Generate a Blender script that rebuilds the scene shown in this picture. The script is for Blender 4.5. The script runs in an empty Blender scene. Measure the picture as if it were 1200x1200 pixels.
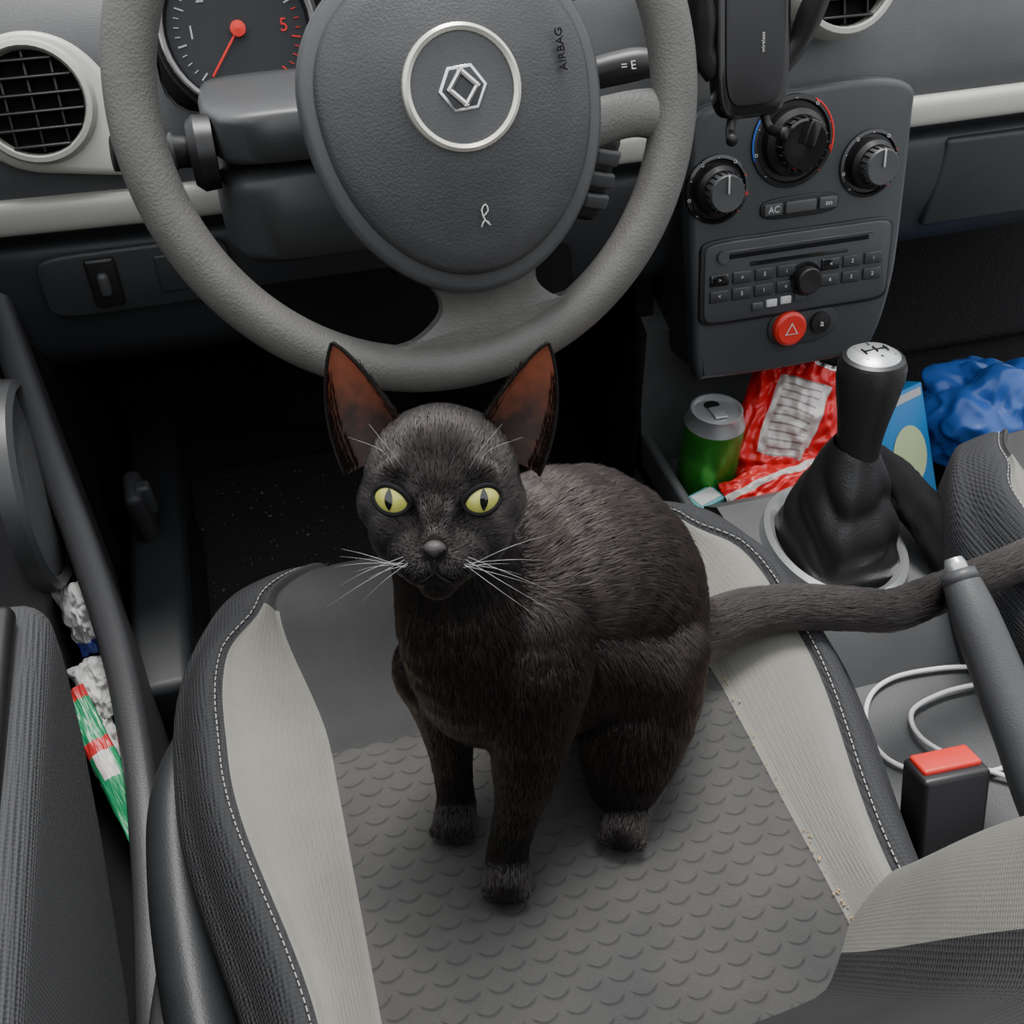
import bpy, bmesh, math, random
import numpy as np
from mathutils import Vector, Matrix, noise
random.seed(3); rng=np.random.default_rng(5)
S=bpy.context.scene
COL=S.collection
PI=math.pi
# ---------------------------------------------------------------- materials
def mat(name,rgb,rough=.5,metal=0,bump=None,spec=.5,coat=0,trans=0,sheen=0,var=0,alpha=1,emit=0,vsc=14):
    m=bpy.data.materials.new(name); m.use_nodes=True
    nt=m.node_tree; b=nt.nodes['Principled BSDF']
    b.inputs['Base Color'].default_value=(*rgb,1); b.inputs['Roughness'].default_value=rough
    b.inputs['Metallic'].default_value=metal; b.inputs['Specular IOR Level'].default_value=spec
    b.inputs['Coat Weight'].default_value=coat; b.inputs['Transmission Weight'].default_value=trans
    b.inputs['Sheen Weight'].default_value=sheen; b.inputs['Alpha'].default_value=alpha
    tc=nt.nodes.new('ShaderNodeTexCoord')
    if bump:
        kind,sc,st,dist=bump
        if kind=='noise':
            t=nt.nodes.new('ShaderNodeTexNoise'); t.inputs['Scale'].default_value=sc; t.inputs['Detail'].default_value=3; out=t.outputs['Fac']
        elif kind=='grain':
            t=nt.nodes.new('ShaderNodeTexVoronoi'); t.inputs['Scale'].default_value=sc; out=t.outputs['Distance']
        elif kind=='mesh':
            t=nt.nodes.new('ShaderNodeTexVoronoi'); t.inputs['Scale'].default_value=sc; t.inputs['Randomness'].default_value=0.12; out=t.outputs['Distance']
        nt.links.new(tc.outputs['Object'],t.inputs['Vector'])
        bp=nt.nodes.new('ShaderNodeBump'); bp.inputs['Strength'].default_value=st; bp.inputs['Distance'].default_value=dist
        nt.links.new(out,bp.inputs['Height']); nt.links.new(bp.outputs['Normal'],b.inputs['Normal'])
    if var:
        t=nt.nodes.new('ShaderNodeTexNoise'); t.inputs['Scale'].default_value=vsc; t.inputs['Detail'].default_value=6; t.inputs['Roughness'].default_value=.65
        nt.links.new(tc.outputs['Object'],t.inputs['Vector'])
        cr=nt.nodes.new('ShaderNodeValToRGB')
        cr.color_ramp.elements[0].position=.3; cr.color_ramp.elements[1].position=.7
        cr.color_ramp.elements[0].color=(*[c*(1-var) for c in rgb],1); cr.color_ramp.elements[1].color=(*[min(1,c*(1+var)) for c in rgb],1)
        nt.links.new(t.outputs['Fac'],cr.inputs['Fac']); nt.links.new(cr.outputs['Color'],b.inputs['Base Color'])
    return m
def insert_mat():
    m=mat('seat_insert_fabric',(.06,.06,.06),.9)
    nt=m.node_tree; b=nt.nodes['Principled BSDF']; tc=nt.nodes.new('ShaderNodeTexCoord')
    sx=nt.nodes.new('ShaderNodeSeparateXYZ'); nt.links.new(tc.outputs['Object'],sx.inputs[0])
    def M(op,a,b_=0,c=0):
        n=nt.nodes.new('ShaderNodeMath'); n.operation=op
        for i,v in enumerate((a,b_,c)):
            if isinstance(v,(int,float)): n.inputs[i].default_value=v
            else: nt.links.new(v,n.inputs[i])
        return n.outputs[0]
    X,Y,Z=sx.outputs
    Y2=M('SUBTRACT',Y,M('MULTIPLY',Z,1.0))
    yy=M('DIVIDE',Y2,.0115); row=M('FLOOR',yy); fv=M('SUBTRACT',yy,row)
    par=M('MULTIPLY',M('FLOORED_MODULO',row,2.0),.5)
    xx=M('ADD',M('DIVIDE',X,.0205),par); fu=M('SUBTRACT',M('FRACT',xx),.5)
    c=M('MULTIPLY_ADD',M('MULTIPLY',fu,fu),2.3,.25)
    d=M('ABSOLUTE',M('SUBTRACT',fv,c))
    k=M('SUBTRACT',1.0,M('DIVIDE',d,.12)); k=M('MAXIMUM',k,0.0)
    e=M('MAXIMUM',M('MULTIPLY',M('SUBTRACT',.44,M('ABSOLUTE',fu)),8.0),0.0); e=M('MINIMUM',e,1.0)
    mask=M('MULTIPLY',k,e)
    nz=nt.nodes.new('ShaderNodeTexVoronoi'); nz.inputs['Scale'].default_value=900; nt.links.new(tc.outputs['Object'],nz.inputs['Vector'])
    h=M('ADD',M('MULTIPLY',mask,-1.0),M('MULTIPLY',nz.outputs['Distance'],.35))
    bp=nt.nodes.new('ShaderNodeBump'); bp.inputs['Strength'].default_value=.65; bp.inputs['Distance'].default_value=.0015
    nt.links.new(h,bp.inputs['Height']); nt.links.new(bp.outputs['Normal'],b.inputs['Normal'])
    nn=nt.nodes.new('ShaderNodeTexNoise'); nn.inputs['Scale'].default_value=8; nn.inputs['Detail'].default_value=7; nt.links.new(tc.outputs['Object'],nn.inputs['Vector'])
    r=nt.nodes.new('ShaderNodeValToRGB'); r.color_ramp.elements[0].position=.36; r.color_ramp.elements[0].color=(.038,.038,.039,1); r.color_ramp.elements[1].position=.76; r.color_ramp.elements[1].color=(.080,.077,.071,1)
    nt.links.new(nn.outputs['Fac'],r.inputs['Fac'])
    mx=nt.nodes.new('ShaderNodeMix'); mx.data_type='RGBA'; nt.links.new(M('MULTIPLY',mask,.4),mx.inputs['Factor'])
    nt.links.new(r.outputs['Color'],mx.inputs['A']); mx.inputs['B'].default_value=(.020,.020,.021,1)
    nt.links.new(mx.outputs['Result'],b.inputs['Base Color'])
    return m
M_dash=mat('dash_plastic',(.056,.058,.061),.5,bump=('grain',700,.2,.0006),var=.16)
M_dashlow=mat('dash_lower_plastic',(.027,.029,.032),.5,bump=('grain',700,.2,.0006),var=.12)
M_grey=mat('grey_plastic',(.058,.060,.063),.42,bump=('grain',900,.15,.0004),var=.08)
M_stack=mat('stack_plastic',(.044,.048,.053),.38,bump=('grain',1200,.08,.0003))
M_black=mat('black_plastic',(.010,.010,.011),.4)
M_blackm=mat('black_matte',(.005,.005,.006),.85,spec=.2)
M_gloss=mat('gloss_black',(.008,.008,.009),.12,coat=.3)
M_beige=mat('satin_trim',(.48,.475,.43),.42,metal=.15)
M_silver=mat('satin_silver',(.50,.51,.52),.3,metal=.7)
M_chrome=mat('chrome',(.75,.75,.76),.15,metal=1)
M_wheel=mat('wheel_rim_leather',(.098,.095,.089),.50,bump=('grain',560,.35,.0007),var=.15,vsc=30)
M_pad=mat('wheel_pad',(.040,.041,.043),.50,bump=('grain',600,.3,.0007),var=.2,vsc=22)
M_ins=insert_mat()
M_plain=mat('seat_plain_fabric',(.040,.040,.041),.9,bump=('mesh',700,.5,.0008),var=.14)
M_back=mat('seat_back_fabric',(.036,.036,.037),.9,bump=('mesh',420,.8,.0014),var=.12,spec=.2)
M_side=mat('seat_side_fabric',(.036,.037,.040),.9,bump=('mesh',330,.9,.0018),spec=.3)
M_strip=mat('seat_strip_fabric',(.185,.181,.160),.9,bump=('mesh',520,.5,.001),var=.10)
M_thread=mat('thread',(.38,.38,.36),.7)
M_carpet=mat('carpet',(.013,.013,.014),.95,bump=('noise',260,1,.004),spec=.2)
M_door=mat('door_plastic',(.040,.041,.044),.5,bump=('grain',600,.2,.0006))
M_doorfab=mat('door_fabric',(.048,.049,.052),.85,bump=('mesh',420,.9,.0016))
M_leather=mat('boot_leather',(.018,.018,.019),.40,bump=('grain',500,.3,.0006))
M_white=mat('white_plastic',(.7,.7,.7),.4)
M_label=mat('print_white',(.5,.5,.5),.6)
M_red=mat('red_plastic',(.60,.028,.02),.35)
M_redn=mat('red_print',(.8,.03,.02),.5)
# ---------------------------------------------------------------- helpers
def empty(name):
    e=bpy.data.objects.new(name,None); e.empty_display_size=.05; COL.objects.link(e); return e
def link(name,me,mats,parent,smooth=True):
    o=bpy.data.objects.new(name,me); COL.objects.link(o)
    if not isinstance(mats,(list,tuple)): mats=[mats]
    for m in mats: me.materials.append(m)
    if parent: o.parent=parent
    if smooth: me.polygons.foreach_set('use_smooth',[True]*len(me.polygons))
    return o
def mesh(name,verts,faces,mats,parent,smooth=True,idx=None,sub=0):
    me=bpy.data.meshes.new(name); me.from_pydata([tuple(v) for v in verts],[],faces)
    if idx: me.polygons.foreach_set('material_index',idx)
    bm=bmesh.new(); bm.from_mesh(me); bmesh.ops.recalc_face_normals(bm,faces=bm.faces); bm.to_mesh(me); bm.free()
    o=link(name,me,mats,parent,smooth)
    if sub:
        md=o.modifiers.new('s','SUBSURF'); md.levels=sub; md.render_levels=sub
    return o
def fr(o,right,up,n=None):
    r=Vector(right).normalized(); u=Vector(up); n=r.cross(u).normalized(); u=n.cross(r)
    return Matrix(((r.x,u.x,n.x,o[0]),(r.y,u.y,n.y,o[1]),(r.z,u.z,n.z,o[2]),(0,0,0,1)))
def T(x,y,z): return Matrix.Translation((x,y,z))
def R(a,ax): return Matrix.Rotation(math.radians(a),4,ax)
def finish(name,bm,m,parent,M=None,smooth=True,auto=40):
    if M is not None: bmesh.ops.transform(bm,matrix=M,verts=bm.verts)
    me=bpy.data.meshes.new(name); bm.to_mesh(me); bm.free()
    o=link(name,me,m,parent,smooth)
    if smooth and auto:
        try: me.set_sharp_from_angle(angle=math.radians(auto))
        except Exception: pass
    return o
def rbox(name,M,size,bev,m,parent,seg=4):
    if not isinstance(M,Matrix): M=T(*M)
    bm=bmesh.new(); bmesh.ops.create_cube(bm,size=1)
    for v in bm.verts: v.co=Vector((v.co.x*size[0],v.co.y*size[1],v.co.z*size[2]))
    if bev: bmesh.ops.bevel(bm,geom=list(bm.edges),offset=bev,segments=seg,profile=.5,affect='EDGES')
    return finish(name,bm,m,parent,M,auto=50)
def plate(name,outline,thick,M,bev,m,parent,seg=3):
    bm=bmesh.new(); vs=[bm.verts.new((p[0],p[1],0)) for p in outline]; f=bm.faces.new(vs)
    r=bmesh.ops.extrude_face_region(bm,geom=[f]); nv=[g for g in r['geom'] if isinstance(g,bmesh.types.BMVert)]
    for v in nv: v.co.z+=thick
    bmesh.ops.recalc_face_normals(bm,faces=bm.faces)
    if bev:
        top=set(nv); es=[e for e in bm.edges if e.verts[0] in top and e.verts[1] in top]
        bmesh.ops.bevel(bm,geom=es,offset=bev,segments=seg,profile=.5,affect='EDGES')
    return finish(name,bm,m,parent,M,auto=35)
def ell(rx,ry,n=48,p=2.0,cx=0,cy=0):
    o=[]
    for i in range(n):
        t=2*PI*i/n; c,s=math.cos(t),math.sin(t)
        o.append((cx+rx*math.copysign(abs(c)**(2/p),c),cy+ry*math.copysign(abs(s)**(2/p),s)))
    return o
def lathe(name,prof,M,m,parent,n=40,smooth=True,auto=35,sx=1,sy=1):
    vs=[];fs=[]
    for r,z in prof:
        for i in range(n):
            a=2*PI*i/n; vs.append(Vector((r*math.cos(a)*sx,r*math.sin(a)*sy,z)))
    for j in range(len(prof)-1):
        for i in range(n):
            k=(i+1)%n; fs.append((j*n+i,j*n+k,(j+1)*n+k,(j+1)*n+i))
    bm=bmesh.new(); bv=[bm.verts.new(v) for v in vs]
    for f in fs: bm.faces.new([bv[i] for i in f])
    bmesh.ops.remove_doubles(bm,verts=bm.verts,dist=1e-6)
    bmesh.ops.recalc_face_normals(bm,faces=bm.faces)
    return finish(name,bm,m,parent,M,auto=auto)
def spl(pts,n=8,closed=False):
    P=[np.array(p,float) for p in pts]; out=[]
    L=len(P); rngi=range(L if closed else L-1)
    for i in rngi:
        if closed: a,b,c,d=P[(i-1)%L],P[i],P[(i+1)%L],P[(i+2)%L]
        else: a,b,c,d=P[max(i-1,0)],P[i],P[i+1],P[min(i+2,L-1)]
        for k in range(n):
            t=k/n
            out.append(.5*((2*b)+(-a+c)*t+(2*a-5*b+4*c-d)*t*t+(-a+3*b-3*c+d)*t**3))
    if not closed: out.append(P[-1])
    return out
def tube(name,pts,rad,m,parent,n=12,closed=False,sm=8,flat=1.0,upv=(0,0,1),bmo=None):
    if not isinstance(rad,(list,tuple)): rad=[rad]*len(pts)
    Q=spl([(*p,r) for p,r in zip(pts,rad)],sm,closed) if sm>1 else [np.array((*p,r),float) for p,r in zip(pts,rad)]
    L=len(Q); vs=[];fs=[]; up=Vector(upv); prev=None
    for i,q in enumerate(Q):
        a=Q[(i-1)%L] if (closed or i>0) else Q[i]; b=Q[(i+1)%L] if (closed or i<L-1) else Q[i]
        t=Vector(b[:3]-a[:3]).normalized()
        if prev is None:
            s=t.cross(up)
            if s.length<1e-3: s=t.cross(Vector((1,0,0)))
            s.normalize()
        else:
            s=(prev-t*prev.dot(t)).normalized()
        prev=s; w=s.cross(t)
        for k in range(n):
            an=2*PI*k/n; vs.append(Vector(q[:3])+s*math.cos(an)*q[3]+w*math.sin(an)*q[3]*flat)
    for i in range(L if closed else L-1):
        j=(i+1)%L
        for k in range(n):
            l=(k+1)%n; fs.append((i*n+k,i*n+l,j*n+l,j*n+k))
    if not closed:
        fs.append(tuple(range(n))); fs.append(tuple((L-1)*n+k for k in range(n)))
    return mesh(name,vs,fs,m,parent)
def text(name,s,M,size,m,parent,ext=.0002,align='CENTER'):
    c=bpy.data.curves.new(name,'FONT'); c.body=s; c.size=size; c.extrude=ext; c.align_x=align; c.align_y='CENTER'
    c.materials.append(m); o=bpy.data.objects.new(name,c); COL.objects.link(o); o.parent=parent; o.matrix_world=M; return o
def sst(a,b,x):
    t=min(1,max(0,(x-a)/(b-a))); return t*t*(3-2*t)
def multi(name,builder,m,parent):
    bm=bmesh.new(); builder(bm); return finish(name,bm,m,parent,None)

# ================================================================ CAMERA
yaw=math.radians(15.8); pit=math.radians(42.7)
F=Vector((math.sin(yaw)*math.cos(pit),math.cos(yaw)*math.cos(pit),-math.sin(pit)))
CAM=Vector((-.125,0,.92))
cam=bpy.data.cameras.new('camera'); co=bpy.data.objects.new('camera',cam); COL.objects.link(co)
cam.sensor_width=36; cam.lens=36; cam.clip_start=.01
co.location=CAM; co.rotation_euler=F.to_track_quat('-Z','Y').to_euler(); S.camera=co

# ================================================================ FLOOR
fl=mesh('floor',[(-.42,-.6,0),(1.2,-.6,0),(1.2,1.35,0),(-.42,1.35,0)],[(0,1,2,3)],M_carpet,None,False)
fw=empty('wall_front')
rbox('firewall',(.4,1.33,.35),(1.7,.06,.75),.01,M_carpet,fw)
rbox('toe_board',T(.4,1.24,.08)@R(35,'X'),(1.6,.25,.03),.01,M_carpet,fw)
fm=empty('floor_mat'); rbox('mat_pad',(-.05,.93,.008),(.42,.5,.012),.005,mat('mat_rubber',(.018,.018,.019),.9,bump=('noise',300,1,.003)),fm)
def crumbs(bm):
    for i in range(420):
        x=random.uniform(-.25,.18); y=random.uniform(.7,1.15); s=random.uniform(.0004,.0014)
        mm=T(x,y,.015+s*.5)@R(random.uniform(0,180),'Z')@R(random.uniform(0,90),'X')@Matrix.Diagonal((s*random.uniform(.8,2.5),s,s,1))
        bmesh.ops.create_icosphere(bm,subdivisions=1,radius=1,matrix=mm)
multi('crumbs',crumbs,mat('crumb',(.15,.15,.15),.8),None)

# ================================================================ SEATS
def seat_cushion(cx,par,ins=True):
    rows=[]
    for i in range(48): rows.append((.10+.0103*i,0,0))
    for k in range(1,13):
        a=k/12*PI/2; rows.append((.584+.066*math.sin(a),.06*(1-math.cos(a)),0))
    rows.append((.652,.09,0)); rows.append((.645,.13,0)); rows.append((.63,.17,0))
    vs=[]
    ny=len(rows)
    for r,(y,drop,_) in enumerate(rows):
        yy=min(y,.65)
        f=1-.36*(max(0,(yy-.47))/.18)**2.2
        X=(.212+.042*sst(.2,.45,y))*f
        Sx=(.178+.038*sst(.22,.44,y))*(f**1.15)
        I=.147+.022*sst(.44,.575,y)-.05*sst(.58,.65,y)
        e=sst(.525,.575,y)**1.5*(Sx-I); Sx-=e*.55
        bf=1-.80*sst(.48,.64,y)
        base=.30+.012*sst(.44,.56,y)
        zs=base-drop
        low=.13
        half=[]
        for t in (0,.35,.65,.85,1):
            zz=low+(zs-.02*bf-low)*t; half.append((X*(1.0+.035*math.sin(t*PI*.75)),zz,'d'))
        for k in range(1,11):
            t=k/10; x=X+(Sx-X)*t; z=zs-.02*bf+.044*bf*math.sin(min(1,t*1.25)*PI/2)-(.004*max(0,t-.8)/.2)
            if k==10: z-=.003
            half.append((x,z,'d'))
        for k in range(1,9):
            t=k/8; x=Sx+(I-Sx)*t; z=zs+.02*bf*(1-sst(0,1,t))+.0035*math.sin(PI*t)
            if k==8: z-=.003
            half.append((x,z,'s'))
        mid=[]
        for k in range(1,24):
            t=k/24; x=-I+2*I*t; z=zs-.003*math.sin(PI*t)+.001
            mid.append((x,z,'c'))
        full=[(-x,z,m) for x,z,m in half]+mid+[(x,z,m) for x,z,m in reversed(half)]
        seam=math.exp(-((y-.437)/.006)**2)*.005
        for x,z,m in full:
            zz=z-(seam if abs(x)<I*1.01 else 0)
            zz+=.0014*noise.noise(Vector((x*9,y*9,cx*3)))
            vs.append((cx+x,y,max(zz,.12)))
        n=len(full)
    nh=len(half); fs=[];idx=[]
    for r in range(ny-1):
        y=rows[r][0]
        for c in range(n-1):
            fs.append((r*n+c,r*n+c+1,(r+1)*n+c+1,(r+1)*n+c))
            if c<14 or c>=n-15: mi=2
            elif c<nh-1 or c>=n-nh:
                mi=1
                if y>=.572: mi=3
            else: mi=0 if y<.437 else 3
            idx.append(mi)
    mesh('cushion',vs,fs,[M_ins,M_strip,M_side,M_plain],par,idx=idx,sub=1)
    st=bmesh.new()
    for sgn in (-1,1):
        last=None
        for r in range(0,54):
            v=Vector(vs[r*n+(13 if sgn<0 else n-14)])+Vector((0,0,.0010))
            if last is not None:
                for q in range(2):
                    a=last.lerp(v,q*.5+.05); b=last.lerp(v,q*.5+.38)
                    d=(b-a); L=d.length
                    if L<1e-5: continue
                    mm=Matrix.Translation((a+b)/2)@d.to_track_quat('Z','Y').to_matrix().to_4x4()
                    bmesh.ops.create_cone(st,cap_ends=True,segments=6,radius1=.0004,radius2=.0004,depth=L,matrix=mm)
            last=v
    finish('stitching',st,M_thread,par)
def seat_back(cx,par):
    O=Vector((cx,.188,.30)); ub=Vector((0,-.455,.89)).normalized(); nb=Vector((0,.89,.455)).normalized()
    hs=[-.05+.02*i for i in range(31)]
    vs=[];fs=[];idx=[]
    keys=[(-.215,-.11),(-.235,-.06),(-.240,0),(-.232,.04),(-.215,.062),(-.195,.066),(-.178,.058),(-.16,.042),(-.14,.022),(-.125,.008),(-.115,.002),(-.08,0),(-.04,-.002),(0,-.003)]
    keys=keys+[(-x,o) for x,o in reversed(keys[:-1])]
    n=len(keys)
    allh=[(h,1,0) for h in hs]+[(.565,.97,.012),(.58,.9,.035),(.585,.8,.07)]
    for h,w,back in allh:
        wf=(.93+.07*sst(0,.2,h))*w
        bulge=.012*math.exp(-((h-.22)/.12)**2)
        for x,o in keys:
            oo=o*(.85+.25*sst(-.05,.12,h)); oo=oo if o<0 else oo*(1-back*6)
            vs.append(O+ub*h+nb*(oo+bulge-back)+Vector((x*wf,0,0)))
    for r in range(len(allh)-1):
        for c in range(n-1):
            fs.append((r*n+c,r*n+c+1,(r+1)*n+c+1,(r+1)*n+c))
            x=abs((keys[c][0]+keys[c+1][0])/2)
            idx.append(2 if x>.225 else (1 if x>.135 else 3))
    fs.append(tuple((len(allh)-1)*n+c for c in range(n))); idx.append(2)
    for r in range(len(allh)-1):
        fs.append((r*n,(r+1)*n,(r+1)*n+n-1,r*n+n-1)); idx.append(2)
    mesh('backrest',vs,fs,[M_ins,M_strip,M_side,M_back],par,idx=idx,sub=1)
    P=O+ub*.70+nb*(-.03)
    rbox('headrest',fr(P,(1,0,0),ub),(.24,.15,.09),.035,M_side,par)
    for sx in (-.06,.06):
        tube('post',[O+ub*.55+nb*-.04+Vector((sx,0,0)),O+ub*.66+nb*-.04+Vector((sx,0,0))],.006,M_chrome,par,sm=1)
def seat_base(cx,par,lever=True):
    rbox('frame',(cx,.36,.105),(.40,.42,.07),.015,M_blackm,par)
    for sx in (-.17,.17):
        rbox('rail',(cx+sx,.36,.035),(.035,.56,.07),.006,M_black,par)
    for sg in ((-1,) if lever else (1,)):
        P=[(cx+sg*.205,.06,.19),(cx+sg*.235,.16,.20),(cx+sg*.258,.30,.20),(cx+sg*.268,.42,.205),(cx+sg*.262,.50,.215),(cx+sg*.225,.58,.225)]
        tube('valance',P,[.018,.024,.026,.026,.022,.010],M_dashlow,par,n=14,flat=1.9)
    if lever:
        L=[(cx-.268,.06,.17),(cx-.283,.20,.175),(cx-.287,.30,.18),(cx-.283,.37,.19)]
        tube('recline_lever',L,[.014,.018,.018,.010],M_grey,par,n=12,flat=1.5)
for cx in (.012,.690):
    e=empty('car_seat'); seat_cushion(cx,e); seat_back(cx,e); seat_base(cx,e,cx<.1)
def bits(bm):
    for i in range(70):
        y=random.uniform(.20,.30) if i<45 else random.uniform(.3,.43); s=random.uniform(.0003,.0008)
        x=.012+.148+random.gauss(0,.0015)
        mm=T(x,y,.3015+s*.3)@R(random.uniform(0,180),'Z')@Matrix.Diagonal((s*random.uniform(1,2),s,s,1))
        bmesh.ops.create_icosphere(bm,subdivisions=1,radius=1,matrix=mm)
multi('crumbs',bits,mat('tan_crumb',(.38,.25,.12),.8),None)

# ================================================================ DASHBOARD
db=empty('dashboard')
def extrude_x(name,prof,x0,x1,m,par,nx=24,warp=None,closed=False,smooth_auto=35):
    vs=[];fs=[];n=len(prof)
    for i in range(nx+1):
        x=x0+(x1-x0)*i/nx
        for y,z in prof:
            p=Vector((x,y,z))
            if warp: p=warp(p)
            vs.append(p)
    for i in range(nx):
        for j in range(n if closed else n-1):
            k=(j+1)%n
            fs.append((i*n+j,i*n+k,(i+1)*n+k,(i+1)*n+j))
    if closed:
        fs.append(tuple(range(n))); fs.append(tuple(nx*n+j for j in range(n)))
    o=mesh(name,vs,fs,m,par)
    try:o.data.set_sharp_from_angle(angle=math.radians(smooth_auto))
    except Exception: pass
    return o
def wd(p):
    return Vector((p.x,p.y+.03*max(0,p.x-.3)**2+.05*max(0,-.2-p.x),p.z+.0*p.x))
up=[(y,z) for y,z in [tuple(q) for q in spl([(1.32,.72),(1.15,.715),(1.03,.69),(.955,.65),(.915,.60),(.893,.555),(.888,.529)],6)]]
extrude_x('upper_pad',up,-.42,1.2,M_dash,db,60,wd)
extrude_x('accent_strip',[tuple(q) for q in spl([(.892,.530),(.879,.528),(.875,.515),(.878,.502),(.892,.499)],4)],-.42,1.2,M_beige,db,60,wd)
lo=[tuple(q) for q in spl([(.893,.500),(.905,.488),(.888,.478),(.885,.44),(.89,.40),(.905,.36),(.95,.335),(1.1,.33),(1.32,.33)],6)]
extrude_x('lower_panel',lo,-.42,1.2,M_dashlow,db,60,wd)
sb=fr((-.225,.880,.452),(1,0,0),(0,.03,1))
plate('switch_bezel',ell(.082,.030,40,6),.006,sb,.003,M_dashlow,db)
rbox('light_dimmer',sb@T(-.028,.002,.007),(.026,.046,.008),.003,M_black,db)
rbox('dimmer_wheel',sb@T(-.028,.002,.012),(.010,.022,.01),.004,M_grey,db)
rbox('blank_switch',sb@T(.035,.002,.006),(.036,.036,.004),.002,M_dashlow,db)
kb=fr((.03,.90,.40),(1,0,0),(0,.3,1))
plate('knee_cover',ell(.16,.075,40,4),.02,kb,.01,M_blackm,db)
rbox('glovebox_lid',fr((.78,.893,.43),(1,0,0),(0,-.03,1)),(.36,.10,.012),.005,M_dashlow,db)

def vent(name,P,r,par_frame,plate_out=None,vert=True):
    e=empty(name)
    M=par_frame
    if plate_out: plate('surround',plate_out,.012,M@T(0,0,-.012),.006,M_beige,e)
    lathe('ring',[(r*.97,-.02),(r*.97,.012),(r*1.03,.017),(r*1.12,.016),(r*1.17,.008),(r*1.18,-.01)],M,M_beige,e)
    lathe('duct',[(0.0001,.0015),(r*.98,.0015),(r*.98,.014)],M,M_blackm,e)
    k=6
    for i in range(k):
        b=(-1+2*(i+.5)/k)*r*.95; w=math.sqrt(max(0,(r*.96)**2-b*b))
        rbox('slat',M@T(0,b,.010)@R(12,'X'),(2*w,.0020,.012),.0008,M_black,e,2)
    for i in range(3):
        a=(-.5+.5*i)*r; w=math.sqrt((r*.94)**2-a*a)
        rbox('vane',M@T(a,0,.006),(.0022,2*w,.006),.0005,M_black,e,2)
    return e
vm=fr((-.268,.897,.605),(1,0,0),(0,.38,.93))
sur=[(.05*math.cos(a)*(1.16)+(.045*max(0,math.cos(a+.5))**6),.053*math.sin(a)-(.028*max(0,math.cos(a+.55))**5)) for a in [2*PI*i/64 for i in range(64)]]
vent('air_vent',None,.040,vm,sur)
vc=fr((.440,.900,.648),(1,0,0),(0,.42,.93)); vent('air_vent',None,.047,vc)
vc=fr((.318,.898,.648),(1,0,0),(0,.42,.93)); vent('air_vent',None,.047,vc)

# ---------------------------------------------------------------- instrument cluster
ic=empty('instrument_cluster')
M_face=mat('dial_face',(.02,.022,.026),.5)
for dx,lab in ((-.101,1),(.10,0)):
    D=fr((dx,.885,.650),(1,0,0),(0,.40,.93))
    lathe('dial_housing',[(.0001,0),(.054,0),(.056,.010),(.060,.013),(.064,.010),(.066,-.04)],D,M_black,ic)
    lathe('bezel',[(.0565,.012),(.0590,.0150),(.0610,.012)],D,M_silver,ic)
    lathe('dial_face',[(.0001,.0012),(.0545,.0012)],D,M_face,ic)
    for i in range(33):
        a=math.radians(225-270*i/32); L=.007 if i%4==0 else .004
        rbox('tick',D@R(math.degrees(a),'Z')@T(.049-L/2,0,.0022),(L,.0007 if i%4 else .0012,.0006),0,M_redn if i>24 and lab else M_label,ic)
    for i in range(1,6):
        a=math.radians(225-270*i/6); text('digit',str(i),D@T(.036*math.cos(a),.036*math.sin(a),.002),.014,M_redn if i==5 and lab else M_label,ic)
    rbox('needle',D@R(232,'Z')@T(.020,0,.006),(.044,.0018,.0012),.0004,M_redn,ic)
    lathe('needle_hub',[(.006,.003),(.006,.008),(.0001,.009)],D,M_black if not lab else M_redn,ic)
rbox('cluster_body',fr((0,.935,.642),(1,0,0),(0,.40,.93)),(.34,.14,.05),.03,M_blackm,ic)

# ---------------------------------------------------------------- steering column
sc=empty('steering_column')
def shroud(name,zlo,zhi,m,ww=1.0):
    vs=[];fs=[]; secs=[(.735,.105),(.745,.122),(.78,.132),(.82,.134),(.90,.13)]
    n=48
    for y,w in secs:
        for p in ell(w*ww,(zhi-zlo)/2*min(1,w/.132),n,8): vs.append(Vector((-.008+p[0],y,(zlo+zhi)/2+p[1]+ (.80-y)*.15)))
    for j in range(len(secs)-1):
        for i in range(n): k=(i+1)%n; fs.append((j*n+i,j*n+k,(j+1)*n+k,(j+1)*n+i))
    fs.append(tuple(range(n)))
    mesh(name,vs,fs,m,sc)
shroud('upper_shroud',.589,.632,M_grey); shroud('lower_shroud',.508,.5875,M_grey,.99)
lathe('column_boss',[(.05,-.10),(.05,.0),(.03,.01)],fr((0,.70,.655),(1,0,0),(0,.423,.906)),M_blackm,sc)
tl=empty('turn_signal_lever')
lathe('collar',[(.026,0),(.027,.012),(.022,.018),(.0001,.019)],fr((-.135,.765,.604),(0,1,0),(0,0,1))@R(180,'X'),M_black,tl)
tube('stalk',[(-.140,.765,.604),(-.160,.762,.608),(-.18,.757,.612),(-.205,.752,.616)],[.0105,.0115,.0135,.012],M_black,tl,n=18)
for i,x in enumerate((-.166,-.172)): lathe('ring_groove',[(.0125,0),(.0138,.0015),(.0125,.003)],fr((x,.7605,.609),(0,1,0),(0,0,1)),M_grey,tl)
text('lamp_symbol','ED',fr((-.183,.744,.618),(1,0,0),(0,.5,.85)),.008,M_label,tl)
wl=empty('wiper_lever')
tube('stalk',[(.12,.768,.620),(.15,.765,.630),(.185,.76,.637),(.203,.755,.639)],[.010,.0115,.0125,.010],M_black,wl,n=18)
text('wiper_symbol','= E',fr((.178,.746,.642),(1,0,0),(0,.5,.85)),.009,M_label,wl)
ra=empty('audio_control_stalk')
rbox('pod',T(.155,.765,.553)@R(15,'Y'),(.036,.03,.075),.008,M_black,ra)
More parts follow.
